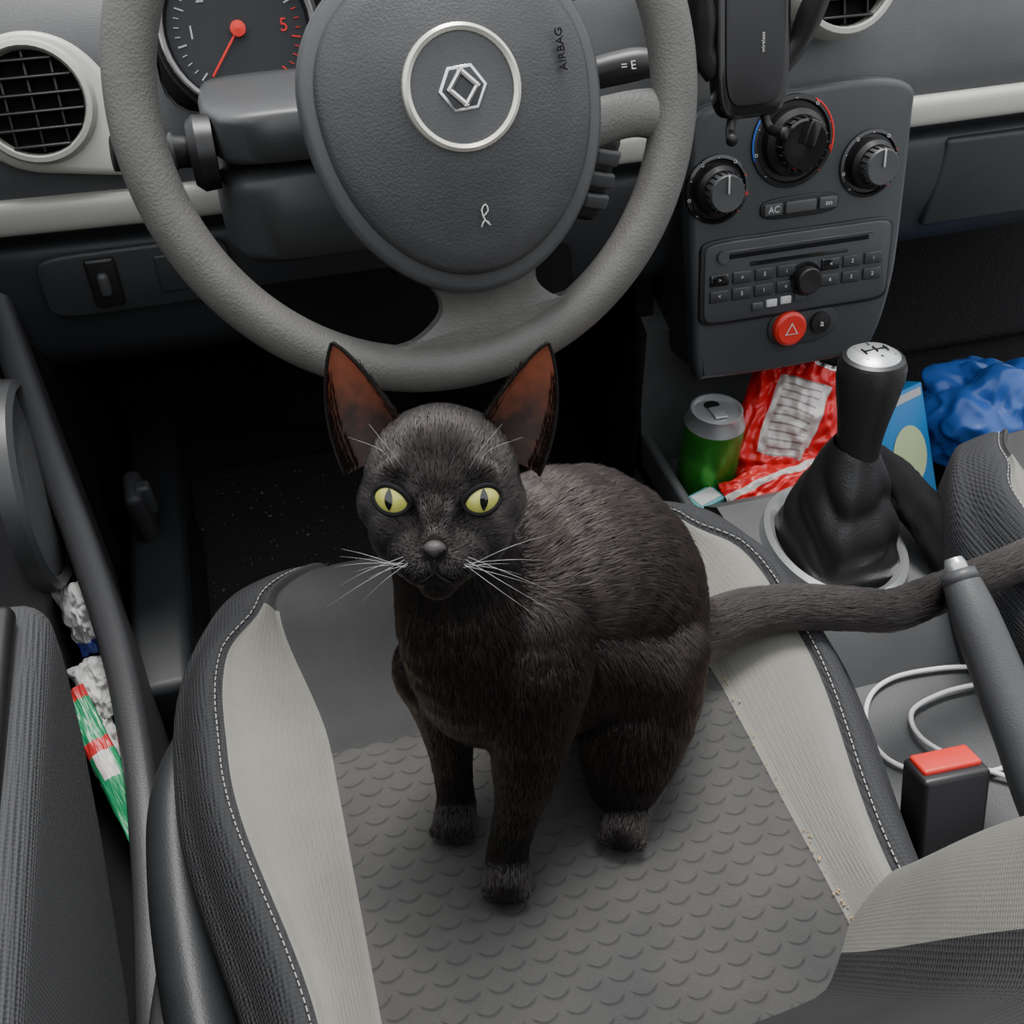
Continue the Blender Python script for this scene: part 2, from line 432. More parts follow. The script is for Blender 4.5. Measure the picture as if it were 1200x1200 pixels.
for i in range(3): rbox('button',T(.158+.004*i,.747,.535+.018*i)@R(15,'Y'),(.022,.006,.013),.003,M_grey,ra)

# ---------------------------------------------------------------- steering wheel
sw=empty('steering_wheel')
WC=Vector((-.003,.648,.673))
W=fr(WC,(1,0,0),(0,.423,.906))
MJ=.1735
vs=[];fs=[];n=20;L=160
for i in range(L):
    a=2*PI*i/L; 
    g=1+.06*math.exp(-((math.degrees(a)%360-35)/14)**2)+.06*math.exp(-((math.degrees(a)%360-145)/14)**2)
    rr=.0158*g
    for k in range(n):
        b=2*PI*k/n; r=MJ+rr*math.cos(b); vs.append(W@Vector((r*math.cos(a),r*math.sin(a),.0150*g*math.sin(b))))
for i in range(L):
    for k in range(n): fs.append((i*n+k,i*n+(k+1)%n,((i+1)%L)*n+(k+1)%n,((i+1)%L)*n+k))
mesh('rim',vs,fs,M_wheel,sw)
H_=W@T(.0165,-.002,.030)@R(4,'Z')      # hub frame: raised towards the driver
def padshape(sc_):
    o=[]
    for i in range(72):
        t=2*PI*i/72; c,s=math.cos(t),math.sin(t)
        rx=.095; ry=.084 if s>0 else .122
        x=rx*math.copysign(abs(c)**.93,c)*(1-.10*max(0,-s)**3); y=ry*math.copysign(abs(s)**.95,s)
        o.append((x*sc_,y*sc_))
    return o
def dome(name,scl,h0,hc,drop,m,cy=0):
    vs=[];fs=[];n=72
    rings=[(.9,-drop,1),(1.0,h0-.010,1),(.99,h0-.003,1),(.955,h0,1)]
    for q in (.85,.7,.55,.4,.25,.1): rings.append((q,None,1))
    for f,h,_ in rings:
        z=h if h is not None else h0+(hc-h0)*(1-(f/.955)**2)
        for p in padshape(scl*f): vs.append(H_@Vector((p[0],p[1]+cy,z)))
    for j in range(len(rings)-1):
        for i in range(n): k=(i+1)%n; fs.append((j*n+i,j*n+k,(j+1)*n+k,(j+1)*n+i))
    fs.append(tuple((len(rings)-1)*n+i for i in range(n)))
    return mesh(name,vs,fs,m,sw)
dome('hub_base',1.0,.002,.010,.065,M_grey); dome('airbag_cover',.90,.010,.026,.002,M_pad)
E=H_@T(0,.000,.0255)
lathe('emblem_disc',[(.0001,.0008),(.031,.0005),(.033,-.004)],E,M_dash,sw)
lathe('emblem_ring',[(.0305,-.004),(.0312,.0018),(.0335,.0032),(.0355,.0015),(.0360,-.006)],E,mat('ring_satin',(.68,.66,.58),.3,metal=.6),sw,n=64)
def rh(w,h): return [(0,h),(w,0),(0,-h),(-w,0)]
hexo=[(-.0075,.0125),(.0075,.0125),(.015,0),(.0075,-.0125),(-.0075,-.0125),(-.015,0)]
plate('badge_base',hexo,.002,E,.0006,M_chrome,sw); plate('badge_inner',[(x*.86,y*.86) for x,y in hexo],.0022,E@T(0,0,.0005),.0003,M_dashlow,sw)
bm=bmesh.new()
for i in range(4):
    a=Vector((*rh(.0085,.0095)[i],.003)); b=Vector((*rh(.0085,.0095)[(i+1)%4],.003)); d=b-a
    mm=E@Matrix.Translation((a+b)/2)@d.to_track_quat('Z','Y').to_matrix().to_4x4()
    bmesh.ops.create_cone(bm,cap_ends=True,segments=8,radius1=.0019,radius2=.0019,depth=d.length+.002,matrix=mm)
finish('badge_rhombus',bm,M_chrome,sw)
text('airbag_text','AIRBAG',H_@T(.066,.012,.0185)@R(90,'Z')@R(12,'X'),.007,M_blackm,sw,.0004)
tube('airbag_mark',[H_@Vector((x,y,.0205)) for x,y in ((-.003,-.080),(.000,-.076),(.003,-.080),(.000,-.076),(-.001,-.070),(.002,-.067),(.003,-.071),(-.001,-.074))],.0005,M_label,sw,n=5,sm=2)
L0=[(-.034,-.080,.020),(-.024,-.100,.016),(-.010,-.118,.008),(-.004,-.130,.003),(-.008,-.141,0),(-.026,-.153,-.001),(-.056,-.159,-.001),(-.050,-.172,-.003)]
R0=[(.090,-.064,.020),(.082,-.086,.016),(.068,-.104,.008),(.062,-.117,.003),(.067,-.129,0),(.084,-.138,-.001),(.110,-.132,-.001),(.098,-.152,-.003)]
def strip_between(name,A,B,thick,m,par,nn=14):
    A=spl(A,5);B=spl(B,5); vs=[];fs=[]; nA=len(A)
    for a,b in zip(A,B):
        for k in range(nn+1):
            t=k/nn; p=a*(1-t)+b*t; crown=.004*math.sin(PI*t)**.6
            vs.append(W@Vector((p[0],p[1],p[2]+crown+.004)))
    for a,b in zip(A,B):
        for k in range(nn+1):
            t=k/nn; p=a*(1-t)+b*t; vs.append(W@Vector((p[0],p[1],p[2]-thick+.006)))
    o=nA*(nn+1)
    for j in range(nA-1):
        for k in range(nn):
            q=j*(nn+1)+k; fs.append((q,q+1,q+nn+2,q+nn+1)); fs.append((o+q,o+q+1,o+q+nn+2,o+q+nn+1))
        for k in (0,nn):
            q=j*(nn+1)+k; fs.append((q,q+nn+1,o+q+nn+1,o+q))
    ob=mesh(name,vs,fs,m,par)
    try: ob.data.set_sharp_from_angle(angle=math.radians(50))
    except Exception: pass
strip_between('bottom_spoke',L0,R0,.018,M_wheel,sw)
for ang,flip in ((7,1),(92,-1)):
    WW=W@R(ang,'Z')
    for P in ([(.078,.045,.006),(.105,.048,.002),(.14,.052,-.002),(.168,.060,0)],[(.078,-.045,.006),(.105,-.042,.002),(.14,-.042,-.002),(.168,-.050,0)]):
        tube('spoke_prong',[WW@Vector((x,y*flip,z)) for x,y,z in P],[.021,.016,.015,.019],M_wheel,sw,n=16,flat=.6,upv=tuple(WW.to_3x3()@Vector((0,0,1))))
    
# ================================================================ CENTER CONSOLE
cc=empty('center_console')
PU=Vector((0,.251,.968)); PC=Vector((.408,.835,.42)); PM=fr(PC,(1,0,0),PU)
out=spl([(-.110,.130,0),(-.05,.140,0),(.06,.145,0),(.116,.135,0),(.122,.10,0),(.122,0,0),(.119,-.06,0),(.106,-.115,0),(.085,-.134,0),(.0,-.138,0),(-.085,-.136,0),(-.104,-.128,0),(-.109,-.06,0),(-.113,0,0),(-.115,.09,0)],5,True)
outl=[(p[0],p[1]) for p in out]
plate('fascia',outl,.020,PM@T(0,0,-.018),.007,M_stack,cc,4)
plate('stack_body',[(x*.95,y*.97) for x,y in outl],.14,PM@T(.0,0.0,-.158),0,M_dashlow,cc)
tp=[(-.1,0),(-.1,.185),(.46,.185),(.50,.222),(.52,.228),(.675,.225),(.70,.205),(.708,.15),(.715,.132),(.86,.130),(.88,.20),(.885,.30),(1.0,.34),(1.3,.36),(1.3,0)]
extrude_x('tunnel',tp,.280,.452,M_dash,cc,6,None,True,30)
for x in (.286,.448): rbox('tray_wall',(x,.79,.14),(.012,.20,.06),.005,M_dash,cc)
rbox('rear_side_wall',(.446,.22,.19),(.014,.5,.03),.006,M_dash,cc)
extrude_x('side_panel',[(.93,.40),(.90,.28),(.88,.20),(.88,.02),(1.3,.02),(1.3,.40)],.275,.295,M_blackm,cc,2,None,True)

cp=empty('climate_control_panel')
def knob(a,b,r,par,big=False):
    K=PM@T(a,b,.002)
    lathe('well',[(r*1.32,-.001),(r*1.30,.0025),(r*1.18,.0035),(r*1.12,.0005),(r*.9,.0005)],K,M_gloss if not big else M_black,par)
    lathe('knob_skirt',[(r*.98,.0),(r*.95,.010),(r*.80,.014),(r*.74,.014)],K,M_black,par)
    lathe('knob_cap',[(r*.74,.012),(r*.72,.024),(r*.66,.026),(.0001,.0255)],K,M_grey if not big else M_gloss,par)
    for i in range(20):
        rbox('rib',K@R(i*18,'Z')@T(r*.745,0,.018),(.0018,.0016,.012),.0004,M_black,par,1)
    rbox('pointer',K@R(90 if not big else 70,'Z')@T(r*.35,0,.027),(r*.7,.002 if not big else .012,.002 if not big else .010),.001,M_label if not big else M_gloss,par)
    for i in range(9):
        a_=math.radians(225-270*i/8)
        text('mark','o' if i%2 else '-',PM@T(a+r*1.22*math.cos(a_),b+r*1.22*math.sin(a_),.0062),.007,M_label if i<6 else M_redn,par)
knob(-.088,.060,.025,cp); knob(.076,.066,.025,cp); knob(-.010,.096,.033,cp,True)
for a0,a1,m_ in ((120,200,mat('blue_print',(.03,.15,.6),.5)),(-20,60,M_redn)):
    pts=[PM@Vector((-.010+.0425*math.cos(math.radians(a0+(a1-a0)*i/12)),.096+.0425*math.sin(math.radians(a0+(a1-a0)*i/12)),.0045)) for i in range(13)]
    tube('temp_arc',pts,.0010,m_,cp,n=6,sm=1)
plate('button_bar',ell(.043,.0105,40,3.5),.003,PM@T(.002,.034,.0015),.001,M_black,cp)
for i,(s_,w) in enumerate((('AC',.020),('',.034),('',.020))):
    x=(-.028,.002,.032)[i]; rbox('button',PM@T(x,.034,.005),(w,.012,.004),.0018,M_grey,cp)
    if s_: text('ac_text',s_,PM@T(x,.034,.0073),.009,M_label,cp)
text('lbl','on',PM@T(.032,.034,.0073),.007,M_label,cp)

rd=empty('car_radio')
RM=PM@T(.003,-.032,.0015)
plate('face',ell(.108,.044,44,12),.004,RM,.0015,M_black,rd)
plate('face_panel',ell(.104,.041,44,12),.004,RM@T(0,0,.0018),.0015,M_stack,rd)
rbox('cd_slot',RM@T(.0,.026,.006),(.155,.0045,.002),.0008,M_blackm,rd)
rbox('slot_lip',RM@T(.0,.031,.006),(.165,.0018,.003),.0006,M_grey,rd)
rbox('display',RM@T(-.0,.016,.0058),(.11,.005,.001),.0004,M_gloss,rd)
lathe('power_button',[(.0065,.004),(.006,.009),(.0001,.009)],RM@T(-.085,.027,0),M_grey,rd)
lathe('volume_ring',[(.0185,.005),(.0175,.008),(.015,.008)],RM@T(.008,-.008,0),M_gloss,rd)
lathe('volume_knob',[(.0145,.005),(.0135,.016),(.012,.0175),(.0001,.017)],RM@T(.008,-.008,0),M_black,rd)
for r_ in range(2):
    for c_ in range(8):
        if c_ in (4,): continue
        x=-.088+c_*.0245+(.004 if c_>4 else 0); y=.004-r_*.0165
        if c_>=5: x-=.003
        if abs(x-.008)<.02: continue
        rbox('key',RM@T(x,y,.0065),(.0205,.012,.003),.0012,M_dashlow if (r_+c_)%5 else M_gloss,rd,2)
        text('key_label',random.choice(['1','2','3','4','5','6','TA','i','<','>','FM']),RM@T(x,y,.0082),.0055,M_label,rd)
for k in range(4): rbox('source_key',RM@T(-.045+.016*k,-.029+.001*k,.0065),(.012,.008,.003),.001,M_label if k in(1,2) else M_grey,rd,2)
hz=empty('hazard_light_button')
plate('pill',ell(.040,.020,40,2.6),.003,PM@T(.014,-.091,.0015),.001,M_dashlow,hz)
lathe('button',[(.0185,.003),(.018,.009),(.015,.0115),(.0001,.011)],PM@T(-.003,-.091,.001),M_red,hz)
for sc_,zz,mm_ in ((.0085,.0123,M_label),(.0062,.0127,M_red)):
    plate('triangle',[(0,sc_),(sc_*.87,-sc_*.5),(-sc_*.87,-sc_*.5)],.0004,PM@T(-.003,-.092,zz),0,mm_,hz)
lathe('lock_button',[(.0115,.003),(.011,.008),(.0001,.009)],PM@T(.033,-.090,.001),M_black,hz)
text('lock','a',PM@T(.033,-.090,.0105),.01,M_label,hz)

# ================================================================ PHONE HOLDER
ph=empty('phone_holder')
HM=fr((.290,.775,.650),(1,.03,0),(0,.30,.95))
plate('back_plate',ell(.033,.066,44,5),.014,HM@T(0,0,-.004),.004,M_gloss,ph)
plate('front_pad',ell(.026,.056,44,5),.003,HM@T(0,0,.009),.001,M_black,ph)
text('print','wireless',HM@T(.006,-.01,.0125)@R(90,'Z'),.0045,M_label,ph)
for sg in (-1,1):
    tube('arm',[HM@Vector((sg*.030,-.030,.0)),HM@Vector((sg*.043,-.012,.004)),HM@Vector((sg*.049,.012,.014)),HM@Vector((sg*.056,.04,.026))],[.006,.007,.008,.005],M_black,ph,n=12,flat=1.5)
    tube('foot',[HM@Vector((sg*.014,-.062,0)),HM@Vector((sg*.018,-.076,.003)),HM@Vector((sg*.024,-.080,.018))],[.004,.004,.005],M_black,ph,n=10)
tube('vent_clip',[HM@Vector((0,0,-.004)),HM@Vector((.0,.0,-.05)),HM@Vector((.01,.0,-.085))],[.014,.012,.008],M_black,ph,n=14)

# ================================================================ GEAR SHIFTER
gs=empty('gear_shifter')
GB=T(.362,.590,.228)
lathe('base_ring',[(.84,-.004),(.84,.008),(.92,.014),(1.0,.011),(1.05,-.006)],GB@Matrix.Diagonal((.063,.080,1,1)),M_silver,gs,n=56)
lathe('base_well',[(.0001,.001),(.88,.001)],GB@Matrix.Diagonal((.063,.080,1,1)),M_blackm,gs,n=56)
vs=[];fs=[];n=96;H=26
for j in range(H+1):
    t=j/H; 
    for i in range(n):
        a=2*PI*i/n; c,s=math.cos(a),math.sin(a)
        w=(1-t)**.85; rx=.019+.029*w; ry=.019+.038*w
        p=2+3.0*w
        x=rx*math.copysign(abs(c)**(2/p),c); y=ry*math.copysign(abs(s)**(2/p),s)
        fold=abs(math.sin(t*8+a*1.0+1.2*math.sin(a*2)))
        wr=1+.16*(fold-.5)*math.sin(PI*t)+.07*math.sin(PI*t)*math.cos(a*4+.6)
        vs.append(Vector((.363+x*wr,.588+.014*t+y*wr,.229+.118*t+.004*math.sin(a*3+2)*math.sin(PI*t))))
for j in range(H):
    for i in range(n): k=(i+1)%n; fs.append((j*n+i,j*n+k,(j+1)*n+k,(j+1)*n+i))
mesh('boot',vs,fs,M_leather,gs,sub=1)
KM=fr((.365,.598,.335),(1,0,.02),(0,.99,-.12))
lathe('knob_grip',[(.0195,-.005),(.019,.008),(.0195,.02),(.022,.04),(.026,.062),(.0285,.08),(.0285,.090),(.0270,.096)],KM,M_leather,gs)
lathe('knob_cap',[(.0265,.0955),(.0255,.1005),(.018,.1045),(.0001,.106)],KM@Matrix.Diagonal((.86,.86,1,1)),M_silver,gs)
lathe('knob_collar',[(.0275,.0935),(.0255,.0985),(.0215,.1005)],KM,M_black,gs)
CM=KM@T(0,0,.1062)
for i,(t_,x,y) in enumerate((('1',-.011,.008),('3',0,.010),('5',.011,.008),('2',-.011,-.008),('4',0,-.010),('R',.011,-.008))):
    text('gear_digit',t_,CM@T(x*1.1,y*1.1,-.002 if x else -.001),.006,M_blackm,gs)
rbox('h_line',CM@T(0,0,-.0003),(.022,.0009,.001),0,M_blackm,gs)
for x in (-.010,0,.010): rbox('v_line',CM@T(x,0,-.001 if x else -.0002),(.0009,.009,.002),0,M_blackm,gs)

# ================================================================ HANDBRAKE
hb=empty('handbrake_lever')
P=[(.352,.428,.352),(.352,.40,.337),(.354,.36,.312),(.356,.32,.288),(.358,.28,.262),(.36,.22,.225),(.36,.17,.195)]
tube('grip',P,[.0135,.0170,.019,.0205,.022,.019,.017],M_dash,hb,n=18)
tube('button',[(.352,.428,.352),(.352,.436,.357),(.352,.441,.360)],[.0085,.0085,.0065],M_silver,hb,n=16)
tube('collar',[(.352,.424,.350),(.352,.432,.354)],[.0145,.0132],M_grey,hb,n=18,sm=1)
rbox('boot',T(.36,.19,.20)@R(-20,'X'),(.06,.13,.04),.015,M_leather,hb)

# ================================================================ BELT BUCKLE
bb=empty('seat_belt_buckle')
BM=T(.272,.287,.268)@R(-20,'X')@R(0,'Y')@R(-4,'Z')
rbox('body',BM,(.050,.030,.10),.004,M_black,bb)
rbox('release_button',BM@T(0,.002,.0505),(.043,.020,.006),.002,M_red,bb)
rbox('stalk',BM@T(0,0,-.09),(.03,.012,.09),.003,M_black,bb)
for i in range(3): lathe('rivet',[(.004,0),(.003,.001)],BM@T(-.012+.012*i,-.0152,-.02)@R(90,'X'),M_black,bb)

# ================================================================ CABLE
uc=empty('charging_cable')
tube('cord',[(.440,.448,.190),(.405,.456,.190),(.360,.458,.190),(.328,.445,.190),(.308,.415,.190),(.310,.382,.190),(.343,.358,.190),(.393,.350,.190),(.43,.36,.190)],.0022,M_white,uc,n=10)
tube('cord_loop',[(.43,.43,.192),(.39,.43,.192),(.354,.420,.192),(.346,.395,.192),(.362,.365,.195),(.40,.335,.191),(.425,.30,.190)],.0022,M_white,uc,n=10)

# ================================================================ CLUTTER
sd=empty('soda_can')
CMx=T(.333,.80,.132)
lathe('body',[(.0001,.002),(.024,.003),(.028,.0),(.0325,.008),(.0335,.014),(.0335,.098)],CMx,mat('can_green',(.05,.30,.035),.28,metal=.6,var=.5),sd)
lathe('top',[(.0335,.098),(.028,.113),(.0285,.1155),(.0265,.1155),(.025,.111),(.0001,.111)],CMx,M_silver,sd)
rbox('tab',CMx@T(0,-.004,.1135),(.014,.02,.0015),.0006,M_silver,sd); plate('opening',ell(.009,.007,24),.0006,CMx@T(0,.013,.111),0,M_blackm,sd)
tb=empty('gum_box'); rbox('carton',T(.312,.755,.148)@R(20,'Z'),(.038,.026,.03),.002,mat('teal_card',(.10,.33,.36),.6),tb); rbox('label',T(.312,.755,.1636)@R(20,'Z'),(.03,.018,.0006),0,M_label,tb)

def crumple(name,M,sx,sy,th,mats,par,amp,seed,fn=None,n=36,fold=.6,fq=1.0):
    vs=[];fs=[];idx=[]
    for sgn in (1,-1):
        for j in range(n+1):
            for i in range(n+1):
                u=-1+2*i/n; v=-1+2*j/n
                h=th*(max(0,(1-u*u))**.5)*(max(0,(1-v*v))**.6)
                p=Vector((u*sx,v*sy,sgn*h))
                q=Vector((u*2.2+seed,v*2.2,seed*1.7+ (0.3 if sgn>0 else 0)))*fq
                nz=noise.noise(q)*1.0+fold*abs(noise.noise(q*2.3))+.35*noise.noise(q*5)*fold/.6
                p+=Vector((noise.noise(q*1.3+Vector((9,0,0)))*.35,noise.noise(q*1.3+Vector((0,9,0)))*.35,nz))*amp
                vs.append(M@p)
    m1=(n+1)**2
    for s in range(2):
        for j in range(n):
            for i in range(n):
                a=s*m1+j*(n+1)+i; fs.append((a,a+1,a+n+2,a+n+1))
                u=-1+2*(i+.5)/n; v=-1+2*(j+.5)/n
                idx.append(fn(u,v) if fn else 0)
    return mesh(name,vs,fs,mats,par,idx=idx)
M_foilr=mat('red_foil',(.66,.018,.022),.33,coat=.1); M_foilw=mat('foil_label',(.60,.57,.55),.45); M_foils=mat('foil_silver',(.7,.7,.72),.25,metal=.8)
M_ink=mat('ink',(.30,.24,.24),.6)
sn=empty('snack_bag')
def fz(u,v):
    if -.45<u<.55 and -.45<v<.70:
        return 3 if (int((v+1)*36)%4==0 and -.3<u<.4) else 1
    if v>.95: return 2
    return 0
BGM=fr((.424,.80,.205),(.9,-.35,.10),(.32,.45,.72))@R(-20,'Z')
crumple('bag',BGM,.056,.080,.016,[M_foilr,M_foilw,M_foils,M_ink],sn,.017,1.3,fz,n=72,fold=.75,fq=.62)
crumple('folded_end',fr((.392,.742,.165),(.9,.1,.15),(-.3,.7,.35)),.058,.032,.010,[M_foilr,M_foilw,M_foils],sn,.010,4.3,lambda u,v: 1 if abs(v-.4)<.12 else 0,n=48,fold=.7,fq=.7)
pb=empty('plastic_bag')
bm=bmesh.new(); bmesh.ops.create_icosphere(bm,subdivisions=6,radius=1)
for v in bm.verts:
    d=v.co.normalized(); k=1+.28*noise.noise(d*1.6)+.20*abs(noise.noise(d*2.2+Vector((5,0,1))))-.14*abs(noise.noise(d*3.4+Vector((3,1,2))))
    v.co=Vector((d.x*.092*k,d.y*.080*k,d.z*.078*k))
finish('bag',bm,mat('blue_film',(.03,.12,.45),.35),pb,T(.778,.87,.095),auto=0)
bx=empty('biscuit_box')
BX=T(.610,.835,.10)@R(18,'Z')@R(-28,'X')
rbox('carton',BX,(.10,.035,.15),.002,mat('blue_card',(.02,.22,.55),.4),bx)
plate('logo',ell(.03,.04,40),.0006,BX@T(.01,-.0181,-.01)@R(90,'X'),0,mat('pale_green_print',(.55,.65,.35),.5),bx)
rbox('flap',BX@T(0,-.0180,.065),(.09,.0006,.01),0,M_label,bx)
wb=empty('water_bottle')
WBm=T(.58,.70,.05)@R(20,'Z')@R(60,'X')
lathe('body',[(.0001,0),(.028,.002),(.031,.01),(.031,.05),(.029,.055),(.031,.06),(.031,.11),(.024,.14),(.012,.155),(.012,.165)],WBm,mat('clear_pet',(.8,.92,1),.08,trans=.9),wb)
lathe('cap',[(.0001,.182),(.014,.181),(.0145,.165)],WBm,mat('cap_blue',(.05,.3,.7),.4),wb)
# fabric pouch draped beside the shifter
bp_=empty('black_pouch')
M_pouch=mat('pouch_fabric',(.007,.007,.008),.9,spec=.2)
spine=spl([(.428,.690,.240),(.431,.660,.272),(.436,.620,.278),(.442,.575,.268),(.447,.535,.250),(.448,.500,.226)],7)
vs=[];fs=[];nn=25
for j,p in enumerate(spine):
    t=j/(len(spine)-1); hw=.030*math.sin(PI*(.12+.80*t))**.6
    for k in range(nn):
        a=2*PI*k/nn; q=Vector((t*4,math.cos(a)*1.5,math.sin(a)*1.5)); cr_=1+.35*abs(noise.noise(q*1.4))-.25*abs(noise.noise(q*2.6))
        vs.append((p[0]+hw*.75*math.cos(a)*cr_,p[1]+.006*noise.noise(q),p[2]+hw*.45*math.sin(a)*cr_-.25*hw*abs(math.cos(a))))
for j in range(len(spine)-1):
    for k in range(nn): l=(k+1)%nn; fs.append((j*nn+k,j*nn+l,(j+1)*nn+l,(j+1)*nn+k))
fs.append(tuple(range(nn))); fs.append(tuple((len(spine)-1)*nn+k for k in range(nn)))
mesh('pouch',vs,fs,M_pouch,bp_)

# ================================================================ PEDALS
pd=empty('pedals')
for x in (-.09,.02,.13):
    rbox('pad',T(x,1.08,.15)@R(-35,'X'),(.06,.015,.07),.005,M_blackm,pd)
    for k in range(4): rbox('rib',T(x,1.08,.15)@R(-35,'X')@T(0,-.009,-.024+.016*k),(.05,.004,.005),.001,M_blackm,pd)
    tube('arm',[(x,1.09,.15),(x,1.13,.23),(x,1.17,.32)],.008,M_blackm,pd)

# ================================================================ DOOR
dr=empty('car_door')
rbox('door_panel',(-.392,.40,.34),(.06,1.35,.74),.02,M_door,dr)
prof=[(.470,.470),(.462,.440),(.43,.39),(.385,.345),(.31,.285),(.2,.24),(0,.21),(-.25,.2),(-.25,.50),(.1,.497),(.40,.488),(.455,.485)]
bm=bmesh.new()
f=bm.faces.new([bm.verts.new((-.375,y,z)) for y,z in prof])
r=bmesh.ops.extrude_face_region(bm,geom=[f]); nv=[g for g in r['geom'] if isinstance(g,bmesh.types.BMVert)]
for v in nv: v.co.x+=.10
bmesh.ops.recalc_face_normals(bm,faces=bm.faces)
bmesh.ops.bevel(bm,geom=[e for e in bm.edges if abs(e.verts[0].co.x-e.verts[1].co.x)<1e-5 and e.verts[0].co.x>-.3],offset=.022,segments=6,profile=.5,affect='EDGES')
finish('armrest',bm,M_doorfab,dr,None,auto=45)
rbox('switch_rim',T(-.318,.345,.490)@R(1.5,'X'),(.062,.200,.014),.006,M_black,dr)
rbox('switch_panel',T(-.318,.345,.495)@R(1.5,'X'),(.050,.185,.014),.006,M_gloss,dr)
for k in range(2): rbox('window_switch',T(-.325,.33+.05*k,.504),(.022,.03,.008),.003,M_grey,dr)
SPM=fr((-.358,.80,.30),(0,1,0),(0,0,1))
lathe('speaker_ring',[(.100,-.006),(.098,.010),(.092,.014),(.085,.008)],SPM,M_grey,dr,n=56)
lathe('speaker_grille',[(.0001,.013),(.05,.012),(.085,.007)],SPM,mat('grille',(.10,.103,.108),.6,bump=('mesh',500,1,.002)),dr,n=56)
rim=spl([(-.352,.90,.46),(-.338,.82,.34),(-.324,.76,.27),(-.310,.68,.20),(-.304,.60,.155),(-.302,.52,.132),(-.302,.40,.12),(-.305,.2,.115),(-.305,-.2,.115)],8)
vs=[];fs=[]
for p in rim:
    x,y,z=p
    for dx,zz in ((.014,.02),(.014,z-.010),(.011,z-.003),(.006,z),(-.006,z),(-.011,z-.003),(-.014,z-.010),(-.014,.02)): vs.append((x+dx,y,zz))
n=8
for i in range(len(rim)-1):
    for k in range(n-1): fs.append((i*n+k,i*n+k+1,(i+1)*n+k+1,(i+1)*n+k))
mesh('pocket_wall',vs,fs,M_door,dr)
rbox('pocket_floor',(-.335,.35,.045),(.07,1.0,.02),.003,M_blackm,dr)
sl=empty('door_sill'); rbox('sill_trim',(-.268,.4,.03),(.04,1.2,.06),.01,M_black,sl); 
rbox('kick_panel',T(-.345,1.10,.2),(.03,.40,.42),.008,M_blackm,sl)
rbox('sill_front',T(-.29,.95,.05),(.06,.5,.10),.012,M_dashlow,sl)
hl=empty('hood_release_handle'); rbox('latch',T(-.285,.92,.165)@R(15,'X'),(.018,.016,.05),.005,M_grey,hl); rbox('latch_base',T(-.295,.93,.14)@R(15,'X'),(.02,.045,.10),.008,M_door,hl)
cw=empty('candy_wrapper')
MG=mat('green_foil',(.02,.24,.10),.35)
crumple('wrapper',fr((-.332,.60,.135),(.9,.3,.1),(-.1,.75,.25)),.012,.080,.007,[MG,mat('red_foil2',(.5,.03,.03),.4),M_foilw],cw,.003,7.7,lambda u,v: 1 if .1<v<.3 or v>.85 else (2 if (-.25<v<.1 or v<-.9) and abs(u)<.6 else 0))
pp=empty('paper_tissues')
M_tis=mat('tissue_paper',(.55,.55,.54),.7)
crumple('tissue',fr((-.335,.73,.19),(1,.1,.2),(0,.5,.8)),.02,.035,.012,[M_tis,mat('blue_print2',(.05,.08,.35),.5)],pp,.008,2.1,lambda u,v:1 if v<-.6 else 0)
crumple('tissue_fold',fr((-.335,.68,.145),(1,.3,.1),(0,.8,.4)),.02,.03,.010,[M_tis],pp,.008,5.1)
crumple('tissue_scrap',fr((-.338,.63,.115),(1,.3,.1),(0,.8,.4)),.016,.03,.008,[M_tis],pp,.008,8.1)

# ================================================================ CAT
cat=empty('cat')
cs=math.cos(yaw); sn_=math.sin(yaw)
hp=math.radians(34)
HS=Vector((cs,-sn_,0)); HG=Vector((-sn_*math.cos(hp),-cs*math.cos(hp),math.sin(hp))); HW=HS.cross(-HG).normalized()
if HW.z<0: HW=-HW
HC=Vector((-.0545,.380,.574))
def hl_(s,g,w): return HC+HS*s+HG*g+HW*w
bm=bmesh.new(); prim=[]
def sph(c,r,sc=None,M3=None,flow=None,ln=.009):
    c=Vector(c)
    mm=Matrix.Translation(c)
    if M3 is not None: mm=mm@M3.to_4x4()
    if sc: mm=mm@Matrix.Diagonal((sc[0],sc[1],sc[2],1))
    bmesh.ops.create_icosphere(bm,subdivisions=3,radius=r,matrix=mm)
    rr=r*(sum(sc)/3 if sc else 1)
    prim.append((tuple(c),rr,tuple(flow) if flow is not None else (0,0,-1),ln))
def chain(P,ln=.009,flow=None,step=.3):
    Q=spl(P,14); last=None
    for i,q in enumerate(Q):
        a=Q[max(0,i-1)]; b=Q[min(len(Q)-1,i+1)]
        if last is not None and np.linalg.norm(q[:3]-last)<step*q[3] and i<len(Q)-1: continue
        last=q[:3]; d=Vector(b[:3]-a[:3]).normalized()
        sph(q[:3],q[3],flow=flow if flow else d,ln=ln)
chain([(-.052,.387,.545,.032),(-.047,.384,.515,.035),(-.043,.378,.48,.041),(-.040,.372,.445,.040),(-.038,.368,.425,.032)],.009,(0,-.1,-1))
chain([(-.040,.388,.500,.036),(-.028,.39,.478,.046),(.0,.403,.482,.052),(.035,.418,.472,.056),(.066,.427,.430,.057),(.084,.430,.380,.052)],.010)
chain([(-.02,.378,.43,.034),(.02,.390,.400,.041),(.052,.403,.370,.045)],.010)
chain([(-.010,.372,.480,.035),(-.012,.358,.455,.035),(-.017,.345,.425,.0285)],.008,(0,-.2,-1))
chain([(.010,.385,.435,.040),(.040,.388,.415,.042),(.066,.384,.395,.043)],.009,(.2,-.2,-1))
chain([(.074,.393,.400,.043),(.066,.374,.376,.041),(.056,.356,.350,.033),(.050,.345,.332,.024)],.009,(-.1,-.3,-1))
chain([(.100,.385,.321,.016),(.078,.36,.316,.0155),(.055,.337,.314,.015),(.043,.322,.314,.0155)],.005,(-.5,-.7,0))
